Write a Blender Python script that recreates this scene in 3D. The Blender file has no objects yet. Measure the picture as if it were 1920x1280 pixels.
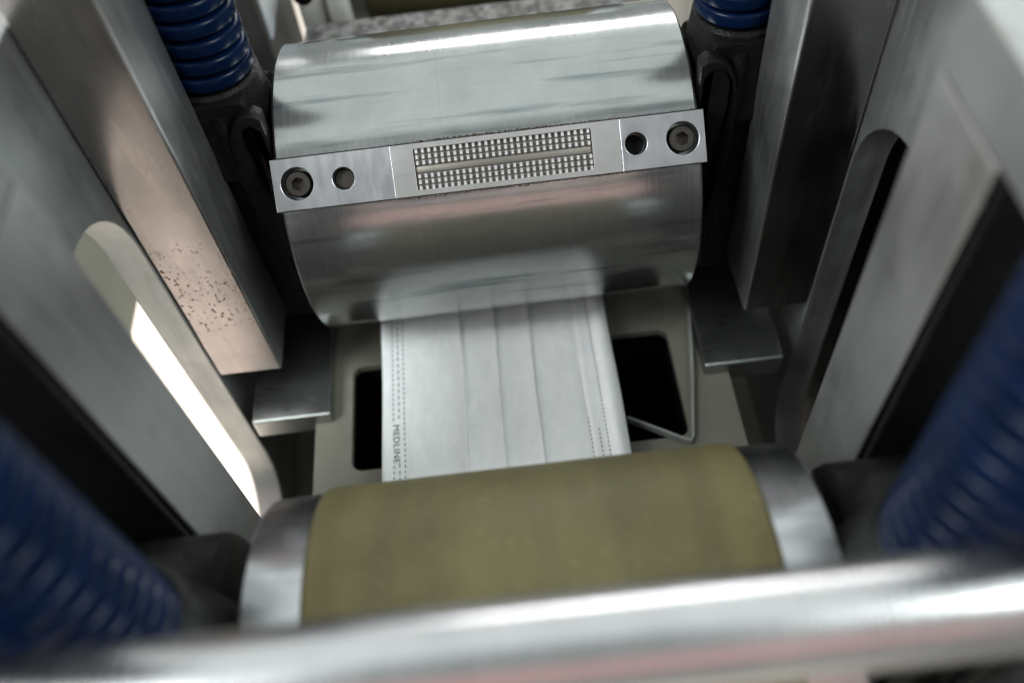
import bpy, bmesh, math, random
from mathutils import Vector, Matrix
random.seed(7)
# All shapes are laid out in roller widths (1 = the width of the steel roller) and brought to metres at the end.
S = 0.15
sc = bpy.context.scene
col = sc.collection

# ------------------------------------------------------------------ camera
def cam_axes(th, roll, yaw):
    th, roll, yaw = (math.radians(a) for a in (th, roll, yaw))
    f = Vector((math.sin(yaw)*math.cos(th), math.cos(yaw)*math.cos(th), -math.sin(th)))
    r = Vector((math.cos(yaw), -math.sin(yaw), 0)); u = r.cross(f)
    c, s = math.cos(roll), math.sin(roll)
    return c*r+s*u, -s*r+c*u, f
cr, cu, cf = cam_axes(54.3, -7.58, -1.16)
CAM = Vector((.031, -1.854, 1.754))
cd = bpy.data.cameras.new('camera'); cam = bpy.data.objects.new('camera', cd); col.objects.link(cam)
m = Matrix((cr, cu, -cf)).transposed().to_4x4(); m.translation = CAM*S
cam.matrix_world = m
cd.sensor_width = 36; cd.lens = 1700/1920*36
cd.clip_start = .005; cd.clip_end = 100
cd.dof.use_dof = True; cd.dof.focus_distance = 2.16*S; cd.dof.aperture_fstop = 4.9
sc.camera = cam

# ------------------------------------------------------------------ world, lamps, exposure
w = bpy.data.worlds.new('World'); sc.world = w; w.use_nodes = True
bg = w.node_tree.nodes['Background']; bg.inputs[0].default_value = (.86, .95, .94, 1); bg.inputs[1].default_value = .42
def lamp(name, loc, aim, sx, sy, power, color):
    d = bpy.data.lights.new(name, 'AREA'); d.shape = 'RECTANGLE'; d.size = sx*S; d.size_y = sy*S
    d.energy = power; d.color = color
    o = bpy.data.objects.new(name, d); col.objects.link(o); o.location = Vector(loc)*S
    if aim is not None: o.rotation_euler = (Vector(aim)-Vector(loc)).to_track_quat('-Z', 'Y').to_euler(); return o
lamp('ceiling_lamp', (0, 5.6, 8), None, 18, 15, 15.5, (.94, 1, .97))
lamp('tube_lamp', (2.8, 9, 3.8), (0, 0, 0), 9, .7, 6, (1, .97, .97))
lamp('second_tube_lamp', (2.8, 9, 4.75), (0, 0, 0), 9, .7, 5, (1, .98, .98))
lamp('side_fill', (-5.5, -1.0, 2), None, 4, 13, 32.0, (1, .86, .83))  # added light, no known lamp: whitens the floor beyond the left slot
lamp('front_pink_fill', (-.6, -7, 3.2), (0, 0, 0), 8, 3.6, 1.1, (1, .34, .26))  # added pink glow, stands in for clothing reflected in the metal
lamp('high_fill_left', (-5.0, -3, 6), (.3, -.3, 0), 2.5, 3, 18.0, (.95, 1, 1))  # added fill for the machine interior, no known source there
lamp('high_fill_right', (5.0, -3, 6), (-.3, -.3, 0), 2.5, 3, 14.5, (.95, 1, 1))  # matching added fill from the right
sc.view_settings.view_transform = 'Standard'; sc.view_settings.look = 'None'
sc.view_settings.exposure = 0; sc.view_settings.gamma = 1
sc.cycles.use_denoising = True
sc.cycles.max_bounces = 8; sc.cycles.sample_clamp_indirect = 6

# ------------------------------------------------------------------ materials
class NT:
    def __init__(s, name):
        s.m = bpy.data.materials.new(name); s.m.use_nodes = True; s.t = s.m.node_tree
        s.b = s.t.nodes['Principled BSDF']; s.co = None
    def n(s, typ, **kw):
        x = s.t.nodes.new(typ)
        for k, v in kw.items(): setattr(x, k, v)
        return x
    def link(s, a, b): s.t.links.new(a, b)
    def coord(s, scale=(1, 1, 1), loc=(0, 0, 0)):
        if s.co is None: s.co = s.n('ShaderNodeTexCoord')
        mp = s.n('ShaderNodeMapping'); mp.inputs['Scale'].default_value = [v/S for v in scale]; mp.inputs['Location'].default_value = loc
        s.link(s.co.outputs['Object'], mp.inputs['Vector']); return mp.outputs[0]
    def noise(s, scale=(1, 1, 1), detail=3, rough=.55, loc=(0, 0, 0)):
        x = s.n('ShaderNodeTexNoise'); x.inputs['Scale'].default_value = 1; x.inputs['Detail'].default_value = detail; x.inputs['Roughness'].default_value = rough
        s.link(s.coord(scale, loc), x.inputs['Vector']); return x.outputs[0]
    def ramp(s, f, lo, hi, a, b):
        x = s.n('ShaderNodeMapRange'); x.inputs[1].default_value = lo; x.inputs[2].default_value = hi; x.inputs[3].default_value = a; x.inputs[4].default_value = b
        s.link(f, x.inputs[0]); return x.outputs[0]
    def mix(s, f, a, b):
        x = s.n('ShaderNodeMix', data_type='RGBA'); 
        if isinstance(f, float): x.inputs[0].default_value = f
        else: s.link(f, x.inputs[0])
        for i, v in ((6, a), (7, b)):
            if isinstance(v, tuple): x.inputs[i].default_value = (*v, 1)
            else: s.link(v, x.inputs[i])
        return x.outputs[2]
    def mul(s, a, b, op='MULTIPLY'):
        x = s.n('ShaderNodeMath', operation=op)
        for i, v in ((0, a), (1, b)):
            if isinstance(v, (int, float)): x.inputs[i].default_value = v
            else: s.link(v, x.inputs[i])
        return x.outputs[0]
    def bump(s, h, strength, dist=.002, prev=None):
        x = s.n('ShaderNodeBump'); x.inputs['Strength'].default_value = strength; x.inputs['Distance'].default_value = dist*S
        s.link(h, x.inputs['Height'])
        if prev is not None: s.link(prev, x.inputs['Normal'])
        return x.outputs[0]
    def set(s, **kw):
        for k, v in kw.items():
            i = s.b.inputs[k.replace('_', ' ')]
            if isinstance(v, tuple): i.default_value = (*v, 1)
            elif isinstance(v, (int, float)): i.default_value = v
            else: s.link(v, i)
        return s
def metal(name, base, r0, r1, brush=(3, 3, 60), bs=.15, wave=(1.5, 5, 5), ws=.0, tint=None, spots=None):
    t = NT(name)
    g = t.noise((5, 5, 5), 5); f = t.noise(brush, 3)
    rough = t.mul(t.ramp(g, .3, .7, r0, r1), t.ramp(f, .3, .7, -.035, .035), 'ADD')
    dark = tuple(c*.86 for c in base)
    c = t.mix(t.ramp(t.noise((9, 9, 9), 6, .65, (3, 1, 2)), .35, .7, 0, 1), base, dark)
    nrm = t.bump(f, bs, .002)
    if ws: nrm = t.bump(t.noise(wave, 2, .5, (1, 5, 2)), ws, .02, nrm)
    t.set(Metallic=1., Roughness=rough, Normal=nrm, Base_Color=c)
    return t
def finish(t): return t.m
M = {}
def streaks(t, sc_, lo, hi, amt, tint):
    old = t.b.inputs['Base Color'].links[0].from_socket
    f = t.mul(t.ramp(t.noise(sc_, 4, .55, (7, 3, 5)), lo, hi, 0, 1), amt)
    t.set(Base_Color=t.mix(f, old, tint)); return t
t = metal('turned_roller_steel', (.365, .38, .37), .13, .21, (330, 3, 3), .020, (1.0, 6, 6), .03)
t.set(Metallic=.90)
sx_ = t.n('ShaderNodeSeparateXYZ'); t.link(t.coord(), sx_.inputs[0])
ln = None
for x0, wd in ((.283, .0009), (-.412, .0007), (-.10, .0005)):
    f = t.ramp(t.mul(t.mul(sx_.outputs[0], x0, 'SUBTRACT'), 0, 'ADD'), -1, 1, -1, 1)
    f = t.ramp(t.mul(f, 0, 'ABSOLUTE'), 0, wd, .55, 0)
    ln = f if ln is None else t.mul(ln, f, 'MAXIMUM')
ln = t.mul(ln, t.ramp(t.noise((2, 5, 5), 2, .5, (9, 2, 4)), .40, .55, 0, 1))
t.set(Base_Color=t.mix(ln, t.b.inputs['Base Color'].links[0].from_socket, (.10, .11, .115)))
M['roller'] = streaks(t, (1.9, 32, 32), .54, .68, .75, (.15, .18, .195)).m  # dark bluish streaks paint ceiling reflections into the base colour
M['plate'] = streaks(metal('ground_steel', (.38, .385, .40), .28, .38, (60, 14, 14), .05), (4, 11, 11), .5, .7, .3, (.27, .28, .30)).m
M['insert'] = metal('matte_steel', (.255, .255, .25), .46, .58, (70, 70, 70), .10).m
M['pocket'] = metal('dark_pocket_floor', (.15, .14, .125), .5, .6, (70, 70, 70), .1).m
M['tooth'] = metal('tooth_steel', (.56, .56, .56), .34, .46, (120, 120, 120), .08).m
t = metal('bright_roller_steel', (.53, .545, .565), .19, .26, (330, 3, 3), .02, (1.0, 6, 6), 0)
M['core'] = streaks(t, (1.5, 15, 15), .52, .7, .5, (.22, .23, .25)).m
t = streaks(metal('milled_side_plate_steel', (.39, .41, .405), .44, .56, (60, 60, 5), .05), (26, 26, 2.2), .54, .70, .35, (.24, .26, .255))
M['sideplate'] = streaks(t, (7, 7, 5), .62, .74, .45, (.22, .19, .15)).m
t = streaks(metal('milled_guide_bar_side_steel', (.45, .455, .46), .38, .48, (60, 60, 5), .05), (30, 30, 2.5), .54, .70, .35, (.30, .31, .315))
M['bar_side'] = streaks(t, (8, 8, 6), .62, .74, .4, (.24, .20, .16)).m
M['bar_dull'] = metal('dull_guide_bar_steel', (.26, .255, .24), .5, .6, (40, 40, 5), .05).m
M['bar'] = metal('guide_bar_steel', (.40, .40, .40), .20, .28, (40, 40, 5), .05).m
M['chrome'] = metal('polished_rod_steel', (.54, .54, .55), .22, .28, (200, 3, 3), .02).m
M['slab'] = metal('slab_steel', (.40, .42, .41), .27, .36, (25, 220, 220), .02).m
# guide bar with rust pits
t = metal('rust_pitted_guide_bar_steel', (.34, .315, .31), .22, .32, (40, 40, 5), .05)
sp = t.ramp(t.noise((75, 75, 60), 4, .62), .575, .605, 0, 1)
cl = t.ramp(t.noise((9, 9, 9), 2, .5, (2, 7, 1)), .42, .50, 0, 1)
sep = t.n('ShaderNodeSeparateXYZ'); t.link(t.coord(), sep.inputs[0])
RUST = {}
z = sep.outputs[2]
za = t.ramp(z, .19, .24, 0, 1); zb = t.ramp(z, .56, .46, 0, 1)
msk = t.mul(t.mul(sp, cl), t.mul(za, zb))
old = t.b.inputs['Base Color'].links[0].from_socket
t.set(Base_Color=t.mix(msk, old, (.10, .045, .02)), Metallic=t.ramp(msk, 0, 1, 1, 0))
rr = t.b.inputs['Roughness'].links[0].from_socket
t.set(Roughness=t.mul(rr, t.mul(msk, .5), 'ADD'))
M['bar_rust'] = t.m
def paint(name, c, r, c2=None, sc_=(8, 8, 8), bump=.0, bsc=(40, 40, 40), spec=.5, lo=.35, hi=.65):
    t = NT(name); c2 = c2 or tuple(v*.75 for v in c)
    t.set(Base_Color=t.mix(t.ramp(t.noise(sc_, 5, .6), lo, hi, 0, 1), c, c2), Roughness=t.ramp(t.noise(sc_, 4, .6, (4, 4, 1)), .3, .7, r*.85, min(1, r*1.15)))
    t.b.inputs['Specular IOR Level'].default_value = spec
    if bump: t.set(Normal=t.bump(t.noise(bsc, 3, .6, (2, 1, 7)), bump, .006))
    return t.m
M['cast'] = paint('black_cast_iron_paint', (.006, .0065, .006), .42, (.004, .004, .004), (10, 10, 10), .6, (70, 70, 70), .13)
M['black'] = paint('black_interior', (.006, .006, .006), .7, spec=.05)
M['blue'] = paint('blue_spring_enamel', (.0010, .0066, .026), .24, (.0006, .0043, .017), (14, 14, 14), .06, (40, 40, 40), .10)
M['screw'] = metal('black_oxide_screw', (.055, .050, .045), .36, .5, (60, 60, 60), .1).m
M['grime'] = paint('brown_black_grime', (.055, .040, .026), .8, (.020, .016, .011), (90, 90, 90), .6, (140, 140, 140), .2)
M['bed'] = paint('grey_green_bed_paint', (.150, .145, .118), .50, (.122, .118, .094), (5, 5, 5), .08, (60, 60, 60))
M['tray'] = paint('olive_grey_tray_paint', (.17, .17, .13), .55, (.12, .12, .095), (3, 3, 3))
M['urethane'] = None
t = NT('olive_urethane')
ring = t.ramp(t.noise((11, .9, .9), 4, .6), .36, .66, 0, 1)
c = t.mix(ring, (.112, .099, .044), (.088, .078, .038))
c = t.mix(t.mul(t.ramp(t.noise((5, 5, 5), 5, .65, (3, 8, 1)), .48, .70, 0, 1), .6), c, (.070, .058, .030))
c = t.mix(t.mul(t.ramp(t.noise((60, 60, 60), 3, .6, (1, 2, 3)), .60, .72, 0, 1), .35), c, (.20, .18, .09))
t.set(Base_Color=c, Roughness=t.ramp(t.noise((4, 4, 4), 4), .3, .7, .42, .62), Normal=t.bump(t.noise((90, 90, 90), 2), .10, .003))
t.b.inputs['Specular IOR Level'].default_value = .20
M['urethane'] = t.m
t = NT('white_nonwoven')
fz = t.noise((110, 30, 110), 4, .7)
t.set(Base_Color=t.mix(t.ramp(t.noise((34, 14, 34), 6, .7), .3, .7, 0, 1), (.90, .92, .92), (.78, .805, .81)), Roughness=.85, Normal=t.bump(fz, .22, .003))
t.b.inputs['Sheen Weight'].default_value = .2
M['fabric'] = t.m
M['weld'] = paint('weld_mark_grey', (.20, .21, .22), .7)
M['ink'] = paint('weld_lettering_grey', (.13, .13, .14), .7)
M['strip'] = paint('pale_grey_strip', (.25, .26, .25), .4)
M['pale'] = paint('pale_grey_plate', (.52, .55, .57), .35, (.44, .47, .49))
M['mottled'] = paint('mottled_grey_bar', (.19, .185, .18), .5, (.06, .058, .055), (34, 34, 34), .3, (40, 40, 40), .4, .42, .58)
M['white'] = paint('white_enamel', (.50, .50, .46), .4)
M['cream'] = paint('cream_floor_paint', (.92, .84, .74), .6, (.88, .80, .70), (.4, .4, .4))
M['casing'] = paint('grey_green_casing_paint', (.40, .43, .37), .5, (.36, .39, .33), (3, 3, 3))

# ------------------------------------------------------------------ helpers
def shade(me, ang=32):
    for p in me.polygons: p.use_smooth = True
    me.set_sharp_from_angle(angle=math.radians(ang))
def obj(name, me, mat, parent=None, org=(0, 0, 0)):
    """me has absolute vertices; org is taken off so that the object sits at its base"""
    o = bpy.data.objects.new(name, me); col.objects.link(o)
    if mat is not None:
        me.materials.clear(); me.materials.append(M[mat])
    if parent is not None:
        o.parent = parent; me.transform(Matrix.Translation(-Vector(parent['org'])))
        o['org'] = parent['org']
    else:
        me.transform(Matrix.Translation(-Vector(org))); o.location = org; o['org'] = list(org)
    return o
def sub(name, me, mat, part):            # a sub-part: same origin as its thing
    return obj(name, me, mat, part)
def thing(name, loc):
    o = bpy.data.objects.new(name, None); col.objects.link(o); o.location = loc; o['org'] = list(loc); o.empty_display_size = .02; return o
def tag(o, label=None, cat=None, group=None, kind=None):
    if label: o['label'] = label
    if cat: o['category'] = cat
    if group: o['group'] = group
    if kind: o['kind'] = kind
    return o
def bm_mesh(bm, name, ang=32):
    bmesh.ops.recalc_face_normals(bm, faces=bm.faces)
    me = bpy.data.meshes.new(name); bm.to_mesh(me); bm.free(); shade(me, ang); return me
def add_box(bm, a, b, bev=0, seg=2):
    x = bmesh.ops.create_cube(bm, size=1)['verts']
    c = [(p+q)/2 for p, q in zip(a, b)]; s = [q-p for p, q in zip(a, b)]
    for v in x: v.co = Vector([c[i]+v.co[i]*s[i] for i in range(3)])
    if bev:
        es = list({e for v in x for e in v.link_edges})
        bmesh.ops.bevel(bm, geom=es, offset=bev, segments=seg, affect='EDGES', profile=.5)
def box(name, a, b, bev=.004, seg=2):
    bm = bmesh.new(); add_box(bm, a, b, bev, seg); return bm_mesh(bm, name, 18)
def lathe(name, prof, axis='x', c=(0, 0, 0), n=96, ang=30, close=True):
    """prof: list of (along, radius)"""
    bm = bmesh.new(); rings = []
    for (s, r) in prof:
        ring = []
        for k in range(n):
            a = 2*math.pi*k/n; u, v = r*math.cos(a), r*math.sin(a)
            p = {'x': (s, u, v), 'y': (u, s, v), 'z': (u, v, s)}[axis]
            ring.append(bm.verts.new(Vector(p)+Vector(c)))
        rings.append(ring)
    for A, B in zip(rings, rings[1:]):
        for k in range(n): bm.faces.new((A[k], A[(k+1) % n], B[(k+1) % n], B[k]))
    if close: bm.faces.new(rings[0]); bm.faces.new(rings[-1])
    return bm_mesh(bm, name, ang)
def sheet(name, outer, holes, thick, fn, bev=.002, ang=16):
    """flat plate with holes from 2-D outlines (u,v), extruded +-thick/2 along w, each vertex mapped by fn(u,v,w)"""
    cu_ = bpy.data.curves.new(name, 'CURVE'); cu_.dimensions = '2D'; cu_.fill_mode = 'BOTH'
    for pts in [outer]+holes:
        s = cu_.splines.new('POLY'); s.points.add(len(pts)-1); s.use_cyclic_u = True
        for p, q in zip(s.points, pts): p.co = (q[0], q[1], 0, 1)
    cu_.extrude = thick/2-bev; cu_.bevel_depth = bev; cu_.bevel_resolution = 1; cu_.offset = -bev
    o = bpy.data.objects.new('tmp', cu_); me = bpy.data.meshes.new_from_object(o)
    bpy.data.objects.remove(o); bpy.data.curves.remove(cu_); me.name = name
    for v in me.vertices: v.co = fn(*v.co)
    bm = bmesh.new(); bm.from_mesh(me); bmesh.ops.remove_doubles(bm, verts=bm.verts, dist=1e-5); bpy.data.meshes.remove(me)
    return bm_mesh(bm, name, ang)
def circle(cx, cy, r, n=40): return [(cx+r*math.cos(2*math.pi*k/n), cy+r*math.sin(2*math.pi*k/n)) for k in range(n)]
def rrect(x0, y0, x1, y1, r, n=6):
    out = []
    for cx, cy, a0 in ((x1-r, y1-r, 0), (x0+r, y1-r, 90), (x0+r, y0+r, 180), (x1-r, y0+r, 270)):
        for k in range(n+1):
            a = math.radians(a0+90*k/n); out.append((cx+r*math.cos(a), cy+r*math.sin(a)))
    return out
def tube(bm, pts, r, n=8):
    rings = []
    for i, p in enumerate(pts):
        d = (Vector(pts[min(i+1, len(pts)-1)])-Vector(pts[max(i-1, 0)])).normalized()
        a = d.orthogonal().normalized(); b = d.cross(a)
        rings.append([bm.verts.new(Vector(p)+a*r*math.cos(2*math.pi*k/n)+b*r*math.sin(2*math.pi*k/n)) for k in range(n)])
    for A, B in zip(rings, rings[1:]):
        for k in range(n): bm.faces.new((A[k], A[(k+1) % n], B[(k+1) % n], B[k]))
    bm.faces.new(rings[0]); bm.faces.new(rings[-1])

# ------------------------------------------------------------------ setting: floor outside, tray under the rollers
FL = -6.0
tag(obj('floor', box('floor', (-30, -20, FL-.1), (30, 40, FL), 0), 'cream'), kind='structure')
tag(obj('tray_floor', box('tray_floor', (-.834, -2.6, -1.16), (.834, 1.9, -1.12), 0), 'tray'), kind='structure')

# ------------------------------------------------------------------ side plates with long slots
PX, PT = .835, .087
def slot_pts(r=.243, yc=-.603, zt=.215, zb=-.80, yn=-.846):
    pts = []
    for k in range(19): a = math.radians(180*k/18); pts.append((yc+r*math.cos(a), zt+r*math.sin(a)))
    rb = r
    for k in range(19): a = math.radians(180+180*k/18); pts.append((yc+rb*math.cos(a), zb+rb*math.sin(a)))
    return pts
for sx, lab in ((-1, 'steel side plate with bright slot, left of the rollers'), (1, 'steel side plate with dark slot, right of the rollers')):
    x0 = sx*(PX+PT/2)
    me = sheet('side_plate', [(-2.6, -1.3), (1.9, -1.3), (1.9, .82), (-2.6, .82)], [slot_pts()], PT, lambda u, v, w_, x0=x0: Vector((x0+w_, u, v)), .004)
    tag(obj('side_plate', me, 'sideplate', None, (x0, 0, -1.3)), lab, 'side plate', 'steel side plates of the machine')

# ------------------------------------------------------------------ guide bars
def guide_bar(sx, y0, y1, z0, z1, mat, lab):
    a = (min(sx*.655, sx*.831), y0, z0); b = (max(sx*.655, sx*.831), y1, z1)
    o = obj('guide_bar', box('guide_bar', a, b, .006, 2), mat, None, ((a[0]+b[0])/2, (y0+y1)/2, z0))
    o.data.materials.append(M['bar_side'])
    for p in o.data.polygons:
        if abs(p.normal.x) > .8: p.material_index = 1
    return tag(o, lab, 'guide bar', 'vertical steel guide bars')
guide_bar(-1, -.36, -.148, -.328, 1.157, 'bar_rust', 'rust-pitted steel guide bar left of the patterned roller')
guide_bar(1, -.36, -.148, -.31, 1.157, 'bar', 'dark-fronted steel guide bar right of the patterned roller')
guide_bar(-1, -1.06, -.85, -.33, .897, 'bar', 'blurred steel guide bar left of the olive roller')
guide_bar(1, -1.06, -.85, -.33, .897, 'bar', 'blurred steel guide bar right of the olive roller')
gb = guide_bar(-1, .65, 1.13, -.55, .95, 'bar_dull', 'dull steel guide bar far behind the upper left blue spring')
gb.data.materials.pop(index=1)
tag(obj('wear_plate', box('wear_plate', (-.653, .66, .03), (-.643, 1.12, .95), .002), 'pale', None, (-.648, .89, .03)), 'pale plate on the far guide bar behind the upper left blue spring', 'wear plate')
for sx, lab in ((-1, 'steel cap rail at far left edge above the near spring'), (1, 'blurred steel cap rail at top right corner')):
    a = (min(sx*.655, sx*.93), -1.235, .90); b = (max(sx*.655, sx*.93), -.85, 1.03)
    tag(obj('cap_rail', box('cap_rail', a, b, .006), 'sideplate', None, ((a[0]+b[0])/2, -1.04, .90)), lab, 'cap rail', 'steel cap rails')

for sx, lab in ((-1, 'added black shade sheet between the lower left spring and the blurred guide bar'), (1, 'added black shade sheet between the lower right spring and the blurred guide bar')):
    a = (min(sx*.662, sx*.832), -1.078, -.33); b = (max(sx*.662, sx*.832), -1.064, .894)  # black sheet added to give the bar fronts their dark reflection
    tag(obj('bar_shade_sheet', box('bar_shade_sheet', a, b, .003), 'cast', None, (sx*.747, -1.07, -.33)), lab, 'shade sheet', 'added black shade sheets')
# ------------------------------------------------------------------ bearing housings and die springs
def housing(sx, yc, lab):
    root = thing('bearing_housing', (sx*.64, yc, -.38))
    tag(root, lab, 'bearing housing', 'black cast bearing housings')
    # bell shaped body, in (y,z)
    pts = [(-.135, -.37), (.235, -.37), (.235, .10)]
    for k in range(9): a = math.radians(10*k); pts.append((.115+.12*math.cos(a), .10+.20*math.sin(a)))
    pts += [(.085, .36), (.085, .425), (-.145, .425), (-.145, .36)]
    for k in range(8, -1, -1): a = math.radians(180-10*k); pts.append((-.04+.095*math.cos(a), .10+.20*math.sin(a)))
    xc = sx*.655
    body = obj('body', sheet('body', pts, [], .22, lambda u, v, w_: Vector((xc+w_, yc+u, v)), .012, 40), 'cast', root)
    # front web ribs and seat rim
    for q in (-.05, .045):
        bm = bmesh.new()
        tube(bm, [(xc+q, yc-.145, .40), (xc+q*1.1, yc-.165, .30), (xc+q*1.3, yc-.165, .05), (xc+q*1.5, yc-.150, -.20), (xc+q*1.5, yc-.14, -.33)], .016, 8)
        obj('rib', bm_mesh(bm, 'rib'), 'cast', root)
    obj('spring_seat', lathe('spring_seat', [(.443, .02), (.443, .098), (.436, .108), (.39, .113), (.30, .128), (.22, .140), (.16, .10)], 'z', (sx*.623, yc-.03, 0), 48), 'cast', root)
    # arched gusset beside the roller, with a three-cornered opening
    ou = [(.506, -.10), (.53, -.20), (.57, -.10), (.60, .10), (.606, .24), (.602, .32), (.592, .365), (.572, .400), (.545, .418), (.520, .418), (.506, .405)]
    tri = [(.527, .370), (.540, .384), (.556, .380), (.567, .350), (.567, .29), (.560, .21), (.552, .18), (.543, .28)]
    if sx < 0: ou = [(-a, b) for a, b in ou][::-1]; tri = [(-a, b) for a, b in tri][::-1]
    obj('gusset', sheet('gusset', ou, [tri], .05, lambda u, v, w_: Vector((u, yc-.162+w_, v)), .011, 40), 'cast', root)
    bo = lathe('bearing_ring', [(sx*.512, .05), (sx*.512, .12), (sx*.528, .135), (sx*.545, .135)], 'x', (0, yc, 0), 48)
    obj('bearing_ring', bo, 'cast', root)
    return root
def spring(sx, yc, lab, z0=.445, turns=15.2, R=.105):
    n = 40; pitch = .047; ht = .0365; th = .040; bm = bmesh.new(); N = int(turns*n); rings = []
    prof = []
    hw, hh, r = th/2, ht/2, .009
    for cx, cz, a0 in ((hw-r, hh-r, 0), (-hw+r, hh-r, 90), (-hw+r, -hh+r, 180), (hw-r, -hh+r, 270)):
        for k in range(4): a = math.radians(a0+30*k); prof.append((cx+r*math.cos(a), cz+r*math.sin(a)))
    for i in range(N+1):
        a = 2*math.pi*i/n; tt = i/n
        zz = z0+ht/2+pitch*max(0, tt-.75) + .010*min(tt, .75)
        rings.append([bm.verts.new((sx*.623+sx*(R-th/2+p)*math.cos(a), yc+(R-th/2+p)*math.sin(a), zz+q)) for p, q in prof])
    k_ = len(prof)
    for A, B in zip(rings, rings[1:]):
        for k in range(k_): bm.faces.new((A[k], A[(k+1) % k_], B[(k+1) % k_], B[k]))
    bm.faces.new(rings[0]); bm.faces.new(rings[-1])
    o = obj('die_spring', bm_mesh(bm, 'die_spring', 50), 'blue', None, (sx*.623, yc, z0))
    return tag(o, lab, 'spring', 'blue die springs')
housing(-1, 0, 'black cast bearing housing left of the patterned roller')
housing(1, 0, 'black cast bearing housing right of the patterned roller')
housing(-1, -1.32, 'black cast bearing housing left of the olive roller')
housing(1, -1.32, 'black cast bearing housing right of the olive roller')
spring(-1, -.03, 'dark blue coil spring at upper left, beside the patterned roller')
spring(1, -.03, 'dark blue coil spring at the top edge, right of the patterned roller')
spring(-1, -1.369, 'blurred blue coil spring in the lower left corner')
spring(1, -1.369, 'blurred blue coil spring at the lower right edge')

# ------------------------------------------------------------------ patterned steel roller
R = .385
A0, A1 = 124.7, 143.6                     # the flat groove for the pattern plates, degrees in the y-z plane
AM = math.radians((A0+A1)/2); half = R*math.sin(math.radians((A1-A0)/2))
nrm = Vector((0, math.cos(AM), math.sin(AM))); tan = Vector((0, -math.sin(AM), math.cos(AM)))   # tan points to larger angle
DF = math.sqrt(.3865**2-half**2)           # distance of the plate face from the axis
root = thing('patterned_roller', (0, 0, -R))
tag(root, 'polished steel roller with toothed pattern plate and screws', 'roller')
prof = []
n = 150
for k in range(n+1):
    a = math.radians(A1+(360-(A1-A0))*k/n); prof.append((R*math.cos(a), R*math.sin(a)))
gd = DF-.050
for sgn in (-1, 1):
    p = nrm*gd+tan*(sgn*half); prof.append((p.y, p.z))
bm = bmesh.new(); XE = .499; ch = .006
rings = []
for x, k in ((-XE, 1-ch/R), (-XE+ch, 1), (XE-ch, 1), (XE, 1-ch/R)):
    rings.append([bm.verts.new((x, y*k, z*k)) for y, z in prof])
L = len(prof)
for A, B in zip(rings, rings[1:]):
    for k in range(L): bm.faces.new((A[k], A[(k+1) % L], B[(k+1) % L], B[k]))
bm.faces.new(rings[0]); bm.faces.new(rings[-1])
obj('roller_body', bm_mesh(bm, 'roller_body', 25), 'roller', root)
for s in (-1, 1):
    obj('shaft', lathe('shaft', [(s*.49, .10), (s*.53, .10), (s*.535, .08), (s*.78, .08)], 'x', n=40), 'core', root)
HP = half-.0022
def pl(u, v, w_): return Vector((u, 0, 0))+tan*v*-1+nrm*(DF+w_)      # v: + towards the top of the picture (smaller angle)
PTK = .046
def pface(off): return lambda u, v, w_: pl(u, v, w_-PTK/2+off)
# end clamp plates with counterbored holes
for s, x0, x1, xs, xd in ((-1, -.511, -.2262, -.454, -.344), (1, .3132, .511, .458, .348)):
    me = sheet('clamp_plate', [(x0, -HP), (x1, -HP), (x1, HP), (x0, HP)], [circle(xs, 0, .0385, 48), circle(xd, 0, .0262, 40)], PTK, pface(0), .0012)
    cp = obj('clamp_plate', me, 'plate', root)
    bm = bmesh.new()
    def disc(bm, x, prof_, n=40):
        rings = []
        for w_, r in prof_:
            rings.append([bm.verts.new(pl(x+r*math.cos(2*math.pi*k/n), r*math.sin(2*math.pi*k/n), w_)) for k in range(n)])
        for A, B in zip(rings, rings[1:]):
            for k in range(n): bm.faces.new((A[k], A[(k+1) % n], B[(k+1) % n], B[k]))
        return rings
    # cap screw with a hexagon socket
    rg = disc(bm, xs, [(-.046, .032), (-.018, .032), (-.012, .0305), (-.0095, .028)], 48)
    hexr = [bm.verts.new(pl(xs+.0165*math.cos(math.radians(60*k+20*s)), .0165*math.sin(math.radians(60*k+20*s)), -.0095)) for k in range(6)]
    top = rg[-1]
    off = round((math.radians(20*s))/(2*math.pi)*48)
    for k in range(6):
        seq = [top[(off+8*k+j) % 48] for j in range(9)]
        bm.faces.new([hexr[k]]+seq+[hexr[(k+1) % 6]])
    low = [bm.verts.new(v.co-nrm*.022) for v in hexr]
    for k in range(6): bm.faces.new((hexr[k], hexr[(k+1) % 6], low[(k+1) % 6], low[k]))
    bm.faces.new(low)
    me = bpy.data.meshes.new('cap_screw'); bmesh.ops.recalc_face_normals(bm, faces=bm.faces); bm.to_mesh(me); bm.free(); shade(me, 25)
    tag(obj('cap_screw', me, 'screw', root), 'black hexagon socket screw')
    bm = bmesh.new()
    rg = disc(bm, xd, [(-.046, .024), (-.026 if s < 0 else -.042, .024), (-.024 if s < 0 else -.040, .021)], 32); bm.faces.new(rg[-1])
    me = bpy.data.meshes.new('pin_or_black_disc'); bmesh.ops.recalc_face_normals(bm, faces=bm.faces); bm.to_mesh(me); bm.free(); shade(me, 25)
    obj('pin_or_black_disc', me, 'screw' if s < 0 else 'black', root)  # left is a pin, right a black disc painting the empty hole dark
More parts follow.
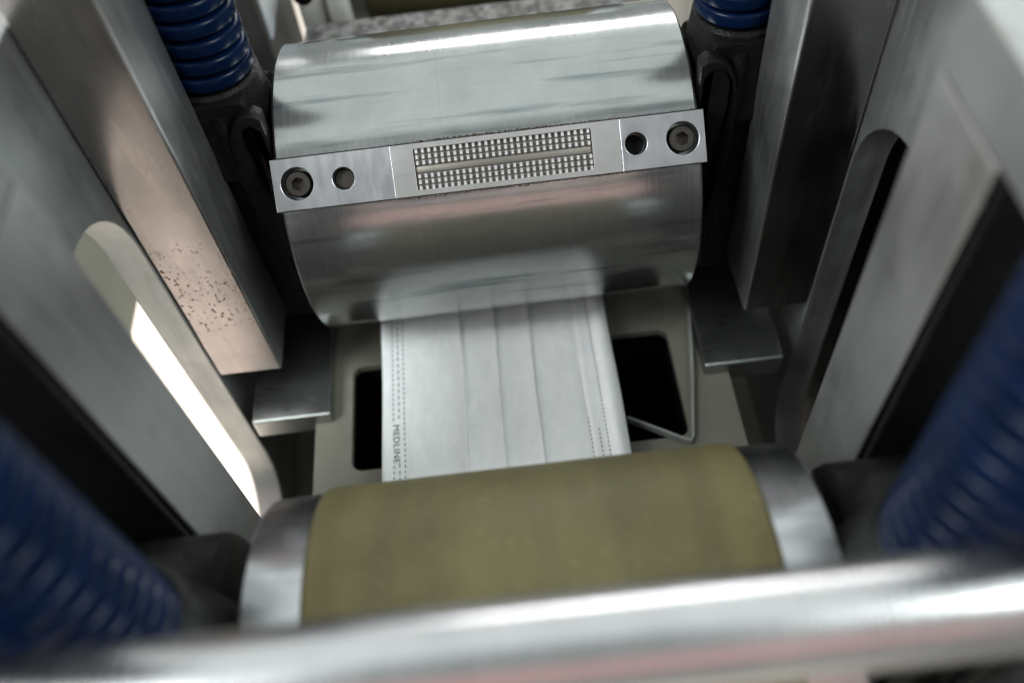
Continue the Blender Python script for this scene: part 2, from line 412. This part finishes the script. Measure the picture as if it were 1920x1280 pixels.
# middle insert with a pocket full of teeth
xa, xb, va, vb = -.1735, .2455, -.0475, .0475
ins = obj('pattern_plate', sheet('pattern_plate', [(-.2252, -HP), (.3122, -HP), (.3122, HP), (-.2252, HP)], [rrect(xa, va, xb, vb, .004, 3)], PTK, pface(.0012), .001), 'insert', root)
bm = bmesh.new(); add_box(bm, (xa-.003, va-.003, -.046), (xb+.003, vb+.003, -.0105))
for v in bm.verts: v.co = pl(*v.co)
sub('pocket_floor', bm_mesh(bm, 'pocket_floor'), 'pocket', ins)
bm = bmesh.new(); add_box(bm, (-.0035, -.0053, -.011), (.0035, .0053, .0005), .0008, 1)
for v in bm.verts: v.co = tan*(-v.co.y)+nrm*v.co.z+Vector((v.co.x, 0, 0))
tooth_me = bm_mesh(bm, 'tooth'); tooth_me.materials.append(M['tooth'])
bm = bmesh.new(); add_box(bm, (xa+.0008, -.0082, -.011), (xb-.0008, .0068, -.0050), .0008)
for v in bm.verts: v.co = pl(*v.co)
sub('pocket_rib', bm_mesh(bm, 'pocket_rib'), 'pocket', ins)
pit = (.2385-(-.1670))/27
for g, v0 in ((0, .0422), (1, -.0158)):
    for row in range(3):
        for k in range(28):
            o = bpy.data.objects.new('tooth', tooth_me); col.objects.link(o); o.parent = ins
            o.location = pl(-.1665+pit*k+(.0012 if g else 0), v0-row*.0136, 0)-Vector(root['org'])
# grime along the plate joints
bm = bmesh.new()
def grime_line(vv, dens, lo, hi, amp):
    x = lo
    while x < hi:
        x += random.expovariate(1)*.0028/dens(x)
        r = random.uniform(.0005, .0015)*amp(x)
        side = 1 if vv > 0 else -1
        c = pl(x, vv+side*random.uniform(-.0008, .0030)*amp(x), 0)
        # keep on the cylinder
        c = Vector((c.x, c.y, c.z)); q = Vector((0, c.y, c.z)); q = q.normalized()*(R+.0004); c = Vector((c.x, q.y, q.z))
        vs = bmesh.ops.create_icosphere(bm, subdivisions=1, radius=r)['verts']
        for v in vs: v.co = Vector((v.co.x*random.uniform(1, 2.2), v.co.y*1.0, v.co.z*1.0))*random.uniform(.7, 1.2)+c
grime_line(half, lambda x: 1.6 if -.20 < x < .32 else .35, -.46, .49, lambda x: 1.25 if -.18 < x < .15 else .8)
grime_line(-half, lambda x: 1.6 if -.24 < x < .42 else .4, -.48, .49, lambda x: 1.15 if -.2 < x < .1 else .85)
tag(obj('grime', bm_mesh(bm, 'grime'), 'grime', root), 'crumbs of brown grime along the plate joints', kind='stuff')

# ------------------------------------------------------------------ olive sleeve rollers
def sleeve_roller(yc, lab):
    rt = thing('sleeve_roller', (0, yc, -.343)); tag(rt, lab, 'roller', 'olive sleeve rollers')
    obj('core', lathe('core', [(-.490, .05), (-.490, .318), (-.478, .331), (-.40, .333), (.43, .333), (.500, .331), (.512, .318), (.512, .05)], 'x', (0, yc, 0), 160), 'core', rt)
    rs = .343; pr = [(-.3795, .325)]
    for k in range(6): a = math.radians(90*k/5); pr.append((-.3795+.012*(1-math.cos(a)), rs-.012+.012*math.sin(a)))
    for k in range(6): a = math.radians(90-90*k/5); pr.append((.4085-.012*(1-math.cos(a)), rs-.012+.012*math.sin(a)))
    pr.append((.4085, .325))
    obj('sleeve', lathe('sleeve', pr, 'x', (0, yc, 0), 160, 40), 'urethane', rt)
    for s in (-1, 1): obj('shaft', lathe('shaft', [(s*.48, .09), (s*.52, .09), (s*.53, .075), (s*.78, .075)], 'x', (0, yc, 0), 40), 'core', rt)
sleeve_roller(-1.314, 'olive sleeve roller with bright steel ends in the foreground')
sleeve_roller(1.31, 'blurred olive sleeve roller at the top edge, behind the patterned roller')

# ------------------------------------------------------------------ feet slabs
for sx, yf, lab in ((-1, -.45, 'steel foot slab with lit front edge, left of the mask strip'), (1, -.435, 'dark steel foot slab right of the mask strip')):
    a = (min(sx*.545, sx*.775), yf, -.535); b = (max(sx*.545, sx*.775), .35, -.452)
    tag(obj('foot_slab', box('foot_slab', a, b, .006), 'slab', None, (sx*.66, 0, -.535)), lab, 'foot slab', 'foot slabs under the bearings')

# ------------------------------------------------------------------ bed with openings
hl = rrect(-.490, -.618, -.22, -.262, .03); hr = rrect(.15, -.625, .468, -.252, .03)
rt = thing('machine_bed', (0, 0, -.53))
tag(rt, 'grey-green painted bed plate with dark openings under the mask strip', 'bed plate')
obj('bed_plate', sheet('bed_plate', [(-.60, -1.9), (.62, -1.9), (.62, 1.7), (-.60, 1.7)], [hl, hr], .03, lambda u, v, w_: Vector((u, v, -.515+w_)), .003), 'bed', rt)
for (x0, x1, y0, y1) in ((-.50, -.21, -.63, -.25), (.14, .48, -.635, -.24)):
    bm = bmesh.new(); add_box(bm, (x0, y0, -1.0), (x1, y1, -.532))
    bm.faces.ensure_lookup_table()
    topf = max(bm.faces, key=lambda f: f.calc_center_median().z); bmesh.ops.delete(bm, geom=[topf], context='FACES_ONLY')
    obj('dark_box', bm_mesh(bm, 'dark_box'), 'black', rt)  # black open box added so the opening looks dark

# bright guide strip round the right opening
bm = bmesh.new()
path = [(.30, -.560), (.38, -.608), (.445, -.648), (.462, -.655), (.470, -.64), (.487, -.55), (.507, -.45), (.527, -.33), (.546, -.20), (.560, -.08)]
vs = []
for i, (x, y) in enumerate(path):
    d = Vector((path[min(i+1, len(path)-1)][0]-path[max(i-1, 0)][0], path[min(i+1, len(path)-1)][1]-path[max(i-1, 0)][1], 0)).normalized()
    nn = Vector((-d.y, d.x, 0))*.0035
    c = Vector((x, y, 0))
    vs.append([bm.verts.new(c+nn+Vector((0, 0, -.499))), bm.verts.new(c-nn+Vector((0, 0, -.499))), bm.verts.new(c-nn+Vector((0, 0, -.474))), bm.verts.new(c+nn+Vector((0, 0, -.474)))])
for A, B in zip(vs, vs[1:]):
    for k in range(4): bm.faces.new((A[k], A[(k+1) % 4], B[(k+1) % 4], B[k]))
bm.faces.new(vs[0]); bm.faces.new(vs[-1])
tag(obj('guide_strip', bm_mesh(bm, 'guide_strip'), 'strip', None, (.48, -.4, -.499)), 'thin curved pale guide strip beside the right opening of the bed', 'guide strip')

# ------------------------------------------------------------------ pleated mask strip
ZM = -.3875
rt = thing('mask_strip', (-.05, -.6, ZM)); tag(rt, 'white pleated face mask strip running under the rollers', 'mask strip')
prof = [(-.383, -.003), (-.380, 0), (-.366, .0035), (-.355, .0012), (-.348, .0010), (-.339, .0010), (-.327, .0010), (-.316, .0012), (-.30, .004), (-.25, .006), (-.20, .0065),
        (-.158, .0075), (-.152, .0115), (-.147, .0120), (-.146, .0060), (-.10, .0055), (-.058, .0075), (-.052, .0115), (-.047, .0120), (-.046, .0060), (0, .0055), (.042, .0075), (.048, .0115), (.053, .0120), (.054, .0055),
        (.10, .0045), (.15, .004), (.178, .003), (.184, .001), (.190, .003), (.200, .0045), (.212, .0005), (.222, .003), (.230, .0005), (.236, .0045), (.246, .0090), (.258, .0095), (.270, .005), (.281, 0), (.284, -.003)]
bm = bmesh.new(); rows = []
NY = 90; Y0, Y1 = -1.45, .35
for j in range(NY+1):
    y = Y0+(Y1-Y0)*j/NY; row = []
    for i, (x, zz) in enumerate(prof):
        wob = .0018*math.sin(y*9+x*7)+.0012*math.sin(y*23+x*17+1)
        row.append(bm.verts.new((x+.0015*math.sin(y*11+i), y, ZM+zz*1.7+wob)))
    rows.append(row)
for A, B in zip(rows, rows[1:]):
    for i in range(len(prof)-1): bm.faces.new((A[i], A[i+1], B[i+1], B[i]))
r_ = bmesh.ops.extrude_face_region(bm, geom=bm.faces[:])
for v in [g for g in r_['geom'] if isinstance(g, bmesh.types.BMVert)]: v.co.z -= .004
obj('fabric', bm_mesh(bm, 'fabric', 60), 'fabric', rt)
def zmask(x, y):
    for (xa_, za_), (xb_, zb_) in zip(prof, prof[1:]):
        if xa_ <= x <= xb_:
            zz = za_+(zb_-za_)*(x-xa_)/(xb_-xa_+1e-9); break
    return ZM+zz*1.7+.0018*math.sin(y*9+x*7)+.0012*math.sin(y*23+x*17+1)
def dashes(x, y0, y1, pitch, ln, wd, skip=None):
    bm = bmesh.new(); y = y0
    while y < y1:
        if not (skip and skip[0] < y < skip[1]):
            za_ = zmask(x, y)
            add_box(bm, (x-wd/2, y-ln/2, za_-.001), (x+wd/2, y+ln/2, za_+.0016))
        y += pitch
    tag(obj('weld_line', bm_mesh(bm, 'weld_line'), 'weld', rt), kind='stuff')
dashes(-.3500, -.98, .1, .0165, .0085, .0028, (-.675, -.548))
dashes(-.3345, -.98, .1, .0215, .0120, .0028, (-.675, -.548))
dashes(-.3195, -.98, .1, .0165, .0085, .0028)
dashes(.1840, -.98, -.60, .0130, .0058, .0030); dashes(.2080, -.98, -.64, .0130, .0058, .0030); dashes(.2275, -.98, .1, .0130, .0058, .0030)
tx = bpy.data.curves.new('lettering', 'FONT'); tx.body = 'MEDLINE'; tx.size = .0245; tx.extrude = .0006; tx.space_character = 1.06; tx.align_x = 'CENTER'
to = bpy.data.objects.new('tmp', tx); me = bpy.data.meshes.new_from_object(to); bpy.data.objects.remove(to)
sxl = .117/max(.001, max(v.co.x for v in me.vertices)-min(v.co.x for v in me.vertices))
for v in me.vertices:
    u, q, ww = v.co; y = -.6115-u*sxl; x = -.3505+q*1.0
    v.co = (x, y, zmask(x, y)+.0012+ww)
obj('lettering', me, 'ink', rt)

# ------------------------------------------------------------------ polished rod across the front
rt = thing('tie_rod', (0, -1.547, .735)); tag(rt, 'polished steel rod crossing blurred along the bottom edge', 'rod')
obj('rod', lathe('rod', [(-1.3, .053), (-1.295, .060), (1.295, .060), (1.3, .053)], 'x', (0, -1.547, .735), 64), 'chrome', rt)

# ------------------------------------------------------------------ behind the patterned roller
tag(obj('cross_bar', box('cross_bar', (-.54, .60, -.06), (.60, .70, .042), .006), 'mottled', None, (0, .65, -.06)), 'mottled grey cross bar just behind the patterned roller', 'cross bar')
rt = thing('bracket', (-.49, .78, -.1)); tag(rt, 'small white bracket with black knob behind the patterned roller', 'bracket')
obj('arm', box('arm', (-.56, .76, -.1), (-.47, .84, .20), .012, 3), 'white', rt)
bm = bmesh.new(); add_box(bm, (-.47, .74, -.1), (-.40, .82, .115), .014, 3); obj('lug', bm_mesh(bm, 'lug'), 'white', rt)
obj('knob', lathe('knob', [(.66, .005), (.662, .030), (.69, .036), (.72, .036), (.75, .026), (.758, .02)], 'y', (-.515, 0, .165), 32), 'black', rt)

# ------------------------------------------------------------------ covers outside the side plates
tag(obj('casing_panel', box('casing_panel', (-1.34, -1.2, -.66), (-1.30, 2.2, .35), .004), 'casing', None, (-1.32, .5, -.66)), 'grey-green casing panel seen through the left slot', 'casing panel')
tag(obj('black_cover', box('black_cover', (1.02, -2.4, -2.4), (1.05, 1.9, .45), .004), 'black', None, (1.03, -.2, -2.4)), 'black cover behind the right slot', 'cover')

# ------------------------------------------------------------------ to metres
done = set()
for o in list(sc.objects):
    if o.type not in ('MESH', 'EMPTY'): continue
    o.location = o.location*S
    if o.type == 'MESH' and o.data.name not in done:
        done.add(o.data.name); o.data.transform(Matrix.Scale(S, 4))
    if 'org' in o: del o['org']
